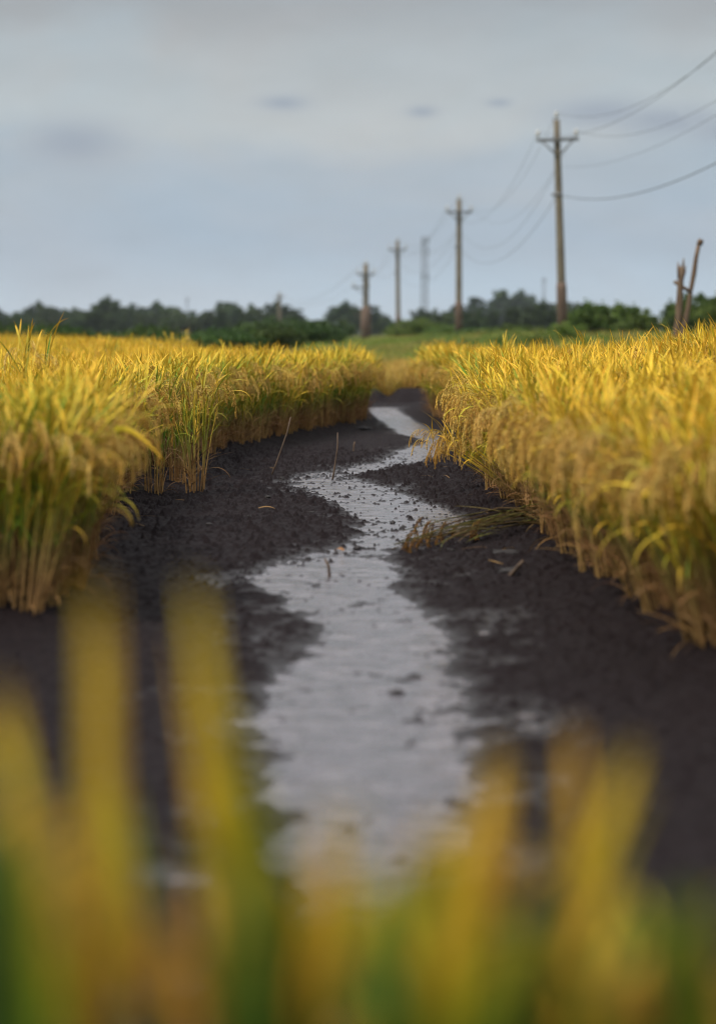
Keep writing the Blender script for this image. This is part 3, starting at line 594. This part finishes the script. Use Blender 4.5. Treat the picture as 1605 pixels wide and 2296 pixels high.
# broken posts
def post(px, py0, px1, py1, dist, r0, r1, label, jag):
    a = at(px, py0, dist); a.z = float(gz0(a.x, dist)) - .1; b_ = at(px1, py1, dist); v = b_ - a; mb = MB(); rr = random.Random(jag); n = 9
    o = thing('broken_post', label, 'post', a)
    mb.tube([v * (i / n) + Vector((rr.uniform(-.015, .015), rr.uniform(-.015, .015), 0)) for i in range(n + 1)], [(r0 + (r1 - r0) * i / n) * rr.uniform(.9, 1.1) for i in range(n + 1)], 9); mb.obj('shaft', M_WOOD, o); return o, v, rr
o, v, rr = post(1508, 745, 1527, 597, 42, .075, .05, 'shorter split brown post with jagged top beside the leaning one', 3)
for dx, dz, r in ((-.05, .0, .035), (.03, .07, .03), (.06, -.06, .025)):
    mb = MB(); mb.tube([v * .93 + Vector((dx * .6, 0, -.05)), v * .98 + Vector((dx, 0, dz)), v + Vector((dx * 1.2, 0, .08 + dz))], [r, r * .8, .006], 6); mb.obj('splinter', M_WOOD, o)
mb = MB(); mb.tube([v * .86 + Vector((-.11, 0, .03)), v * .80 + Vector((.20, -.02, -.03))], .032, 6); mb.obj('crosspiece', M_WOOD, o)
o, v, rr = post(1508, 745, 1568, 542, 42.3, .052, .04, 'taller straight wooden post leaning right behind the rice', 5)
mb = MB(); mb.tube([v * .98, v * 1.0 + Vector((.02, 0, .04))], [.056, .05], 7); mb.obj('cap', M_WOOD, o)

# ------------------------------------------------------------------ trees, bushes and weeds
def crown_mesh(seed, ell, nclump, nleaf, leaf, cols, name='crown'):
    rng = random.Random(seed); mb = MB(); V = []; C = []; n = 0
    lobes = [(Vector((rng.uniform(-.55, .55) * ell[0], rng.uniform(-.55, .55) * ell[1], rng.uniform(-.4, .5) * ell[2])), rng.uniform(.4, .65)) for _ in range(7)]
    for c in range(nclump):
        lc, lr = rng.choice(lobes); d = Vector((rng.gauss(0, 1), rng.gauss(0, 1), rng.gauss(0, 1))).normalized() * rng.uniform(.55, 1.0) ** .6
        p = lc + Vector((d.x * ell[0], d.y * ell[1], d.z * ell[2])) * lr; cr = rng.uniform(.12, .26) * ell[0] * .8
        col = lerp3(cols[0], cols[1], rng.random())
        for _ in range(nleaf):
            q = p + Vector((rng.gauss(0, .5), rng.gauss(0, .5), rng.gauss(0, .4))) * cr
            nrm = Vector((rng.gauss(0, 1), rng.gauss(0, 1), rng.gauss(.6, 1))).normalized(); u = nrm.orthogonal().normalized(); v = nrm.cross(u); s = leaf * rng.uniform(.6, 1.3)
            a = rng.uniform(0, 6.28); u, v = u * math.cos(a) + v * math.sin(a), v * math.cos(a) - u * math.sin(a)
            V += [tuple(q - u * s), tuple(q - v * s * .55), tuple(q + u * s), tuple(q + v * s * .55)]; C += [lerp3(col, cols[1], rng.random() * .4)] * 4
    k = len(V) // 4; mb.add(V, [(4 * i, 4 * i + 1, 4 * i + 2, 4 * i + 3) for i in range(k)], np.array(C)); return mb.mesh(name, M_TREE, False)
def trunk_mesh(seed, Hh, ell, r):
    rng = random.Random(seed); mb = MB(); mb.tube([(0, 0, -.3), (rng.uniform(-.1, .1), 0, Hh * .4), (rng.uniform(-.2, .2), 0, Hh * .85)], [r, r * .75, r * .3], 7)
    for _ in range(7):
        z = Hh * rng.uniform(.25, .7); a = rng.uniform(0, 6.28); l = ell[0] * rng.uniform(.4, .85)
        mb.tube([(0, 0, z), (math.cos(a) * l * .5, math.sin(a) * l * .5, z + l * .35), (math.cos(a) * l, math.sin(a) * l, z + l * .6)], [r * .4, r * .28, r * .1], 5)
    return mb.mesh('trunk', M_BARK)
G1, G2 = (.016, .034, .010), (.055, .085, .024)
TREES = []
for sd_, Hh, ell in ((1, 8.0, (3.0, 3.0, 4.4)), (2, 7.0, (3.6, 3.4, 3.8)), (3, 9.5, (2.4, 2.4, 5.2)), (4, 7.5, (4.2, 3.6, 4.1))):
    TREES.append((Hh, ell, trunk_mesh(sd_, Hh, ell, .22), crown_mesh(sd_, ell, 150, 34, .36, (G1, G2))))
def tree(kind, px, dist, top_py, label, group, wid=1.0, zb=0.0, rz=0.0):
    Hh, ell, tm, cm = TREES[kind]; x = at(px, 745, dist).x; top = at(px, top_py - 8, dist).z; s = (top - zb) / (Hh * .52 + ell[2] * .92)
    o = thing('tree', label, 'tree', (x, dist, zb), rz, group); o.scale = (s * wid, s * wid, s)
    link(bpy.data.objects.new('trunk', tm), o); c = link(bpy.data.objects.new('crown', cm), o); c.location = (0, 0, Hh * .52); return o
g3 = random.Random(8)
prof = [(-60, 690), (0, 697), (50, 700), (95, 690), (130, 698), (165, 703), (205, 692), (245, 680), (285, 694), (300, 688), (340, 706), (365, 690), (400, 700), (440, 706), (480, 697), (520, 684), (545, 690), (585, 690), (630, 690), (655, 700), (690, 738), (725, 722), (770, 690), (800, 698), (830, 694), (855, 708), (890, 722), (930, 724), (960, 705)]
for px, ty in prof:
    tree(g3.randrange(4), px, g3.uniform(470, 560), ty, 'dark green tree in the far treeline left of the lattice tower', 'trees of the far treeline', g3.uniform(1.0, 1.35), 0, g3.uniform(0, 6.28))
for px, ty in ((-30, 712), (30, 715), (75, 718), (115, 712), (190, 715), (225, 705), (270, 712), (320, 715), (385, 716), (420, 722), (460, 715), (500, 708), (560, 708), (600, 712), (735, 735), (785, 725), (845, 728), (670, 742)):
    tree(g3.randrange(4), px, g3.uniform(380, 450), ty, 'lower dark tree in front of the far treeline', 'lower trees of the far treeline', g3.uniform(1.2, 1.7), 0, g3.uniform(0, 6.28))
for px, ty, dd in ((1040, 690, 720), (1075, 676, 720), (1110, 664, 740), (1135, 660, 740), (1165, 668, 740), (1200, 678, 720), (1235, 680, 720), (990, 700, 700), (1275, 684, 700)):
    tree(g3.randrange(4), px, dd, ty, 'bluish tree of the distant grove right of the lattice tower', 'trees of the distant grove', g3.uniform(1.1, 1.5), 0, g3.uniform(0, 6.28))
for px, ty, dd in ((1010, 712, 330), (1060, 702, 320), (1100, 706, 330), (1150, 700, 320), (1190, 698, 330), (1225, 690, 320), (900, 730, 340), (950, 728, 340)):
    tree(g3.randrange(4), px, dd, ty, 'dark tree in the middle distance between the second pole and the tallest', 'middle distance trees', g3.uniform(1.3, 1.8), .2, g3.uniform(0, 6.28))
BUSH = [crown_mesh(11, (2.2, 1.6, 1.3), 190, 46, .12, ((.02, .05, .006), (.07, .115, .018)), 'foliage'), crown_mesh(12, (1.8, 1.5, 1.4), 180, 46, .12, ((.03, .065, .010), (.10, .15, .026)), 'foliage'), crown_mesh(13, (2.0, 1.5, 1.25), 120, 40, .09, ((.05, .11, .012), (.17, .22, .035)), 'foliage')]
BST = MB()
for a in range(9):
    q = a * .7; BST.tube([(0, 0, -.2), (math.cos(q) * .4, math.sin(q) * .3, .7), (math.cos(q) * 1.1, math.sin(q) * .8, 1.5)], [.04, .03, .01], 5)
BSTM = BST.mesh('stem', M_BARK)
def bush(k, px, dist, top_py, wid, label, rz=0.0):
    x = at(px, 745, dist).x; zb = float(gz0(x, dist)); top = at(px, top_py, dist).z; s = (top - zb) / 2.25; wx = wid / (4.0 if k != 1 else 3.3)
    o = thing('bush', label, 'bush', (x, dist, zb), 0, 'bushes beyond the rice'); o.scale = (wx, max(.6, wx), s)
    c = link(bpy.data.objects.new('foliage', BUSH[k]), o); c.location = (0, 0, 1.05); link(bpy.data.objects.new('stem', BSTM), o)
px2m = lambda px, d: px / F * d
bush(0, 640, 150, 716, px2m(250, 150), 'wide dark olive bush behind the left rice below the small distant pole')
bush(1, 560, 170, 735, px2m(150, 170), 'lower olive bush left of the wide dark olive one')
bush(1, 735, 165, 752, px2m(130, 165), 'low green bush right of the wide dark olive one')
bush(2, 935, 160, 714, px2m(150, 160), 'bright green round bush between the third and second poles')
bush(2, 1005, 140, 730, px2m(120, 140), 'green bush at the foot of the second pole')
bush(1, 900, 110, 778, px2m(60, 110), 'small dark bush on the grassy bank below the third pole')
bush(2, 1262, 80, 722, px2m(90, 80), 'leafy bush around the foot of the tallest pole')
bush(1, 1335, 100, 676, px2m(130, 100), 'tall light green bush right of the tallest pole')
bush(1, 1405, 105, 680, px2m(130, 105), 'rounded dark green bush left of the broken posts')
bush(1, 1450, 95, 703, px2m(110, 95), 'low green bush just left of the broken posts')
bush(0, 1560, 100, 664, px2m(150, 100), 'dark green bush behind the leaning broken post')
bush(1, 1625, 95, 662, px2m(110, 95), 'green bush at the right edge beyond the rice')
bush(1, 1160, 120, 728, px2m(150, 120), 'low hedge like bush between the second and the tallest pole')
bush(0, 1080, 130, 735, px2m(120, 130), 'low olive bush right of the second pole')
for i, (px, d, ty, wd) in enumerate(((780, 95, 778, 90), (850, 88, 782, 110), (965, 85, 772, 120), (1040, 80, 770, 130), (1120, 78, 760, 140), (1200, 74, 756, 130), (760, 130, 765, 120), (1010, 110, 758, 150), (1150, 105, 748, 150), (720, 100, 782, 70))):
    bush(2, px, d, ty - 10, px2m(wd, d), 'low pale green weedy shrub on the grassy bank beyond the stream')
for i, px in enumerate(range(-60, 700, 30)):
    bush(0, px + g3.uniform(-15, 15), g3.uniform(75, 115), g3.uniform(728, 752), px2m(g3.uniform(90, 150), 95), 'dark green bush in the hedge behind the left rice field', g3.uniform(0, 6))
# grasses on the bank beyond
wc = bpy.data.collections.new('weed_kinds'); rng = random.Random(77)
for i, (ca, cb) in enumerate((((.07, .15, .02), (.17, .23, .035)), ((.09, .17, .025), (.22, .26, .05)), ((.17, .18, .04), (.34, .27, .08)))):
    mb = MB()
    for k in range(70):
        c = lerp3(ca, cb, rng.random()); ribbon(mb, (rng.gauss(0, .12), rng.gauss(0, .12), -.02), rng.uniform(0, 6.28), rng.uniform(.8, 1.5), rng.uniform(.25, .6), .012, rng.uniform(.2, 1.6), (c, c, lerp3(c, cb, .6)), rng, 5)
    wc.objects.link(bpy.data.objects.new('weed_kind%d' % i, mb.mesh('weed', M_WEED)))
dc = bpy.data.collections.new('dry_kinds')
for i, (ca, cb) in enumerate((((.34, .21, .05), (.52, .34, .08)), ((.30, .22, .05), (.46, .34, .07)))):
    mb = MB()
    for q in range(60):
        c = lerp3(ca, cb, rng.random()); ribbon(mb, (rng.gauss(0, .1), rng.gauss(0, .1), -.02), rng.uniform(0, 6.28), rng.uniform(.8, 1.5), rng.uniform(.25, .55), .011, rng.uniform(.2, 1.6), (c, c, lerp3(c, cb, .6)), rng, 5)
    dc.objects.link(bpy.data.objects.new('dry_kind%d' % i, mb.mesh('dry', M_WEED)))
X, Y = hills(-3.2, 5, 37.7, 50, .17, g1); k = (X < 1.2 + (Y - 38) * .1) & (X > -1.2 - (Y - 38) * .1); X, Y = X[k], Y[k]; n = len(X)
scatter('dry_grass', np.stack([X, Y, gz0(X, Y)], 1), np.stack([g1.normal(0, .15, n), g1.normal(0, .15, n), g1.uniform(0, 6.28, n)], 1), g1.uniform(.55, .95, n), g1.randint(0, 2, n), dc, 'tawny dry grass behind the dark cross bank', 'grass')
X = g1.uniform(-26, 32, 30000); Y = 33 + g1.rand(30000) ** 1.5 * 147
k = (np.abs(X) < 2.5 + Y * .19) & ~((Y < 31 - 3.2 * np.minimum(X, 0)) & (X < .1)) & (X > -.8 - (Y - 30) * .03) & ((X > 2.4) | (Y > 53)) & ~((X > .8) & (Y < 33.5 + (X - 1) * 1.2)); X, Y = X[k], Y[k]; n = len(X)
scatter('grass', np.stack([X, Y, gz0(X, Y)], 1), np.stack([g1.normal(0, .15, n), g1.normal(0, .15, n), g1.uniform(0, 6.28, n)], 1), g1.uniform(.45, 1.0, n), np.where(fbm(X * .15, Y * .08, 2) + g1.normal(0, .3, n) > .1, 2, g1.randint(0, 2, n)), wc, 'green and straw coloured grass on the bank beyond the rice', 'grass')
# far hills
mb = MB(); rngs = np.linspace(-900, 900, 120); V = []
for x in rngs:
    V += [(x, 3000, -5), (x, 3000 + 150, 14 + 9 * float(fbm(np.array([x * .006]), np.array([.3]), 3)[0])), (x, 3600, -5)]
mb.add(V, [(3 * i + j, 3 * i + 3 + j, 3 * i + 4 + j, 3 * i + 1 + j) for i in range(len(rngs) - 1) for j in (0, 1)]); tag(mb.obj('hills', simple('hill_woods', (.03, .05, .03), (.06, .08, .04), .05, .9)), 'low far hills on the horizon', 'hills', kind='structure')

# ------------------------------------------------------------------ air
m, t, b, out = mat('haze'); t.nodes.remove(b); pv = nd(t, 'ShaderNodeVolumePrincipled'); pv.inputs['Density'].default_value = .00012; pv.inputs['Color'].default_value = (.8, .88, .97, 1); pv.inputs['Anisotropy'].default_value = .2
t.links.new(pv.outputs[0], out.inputs['Volume'])
mb = MB(); mb.box((0, 3000, 27), (5400, 6400, 70)); hz = mb.obj('haze', m, None, False); tag(hz, 'thin pale air over the fields', 'haze', kind='stuff')
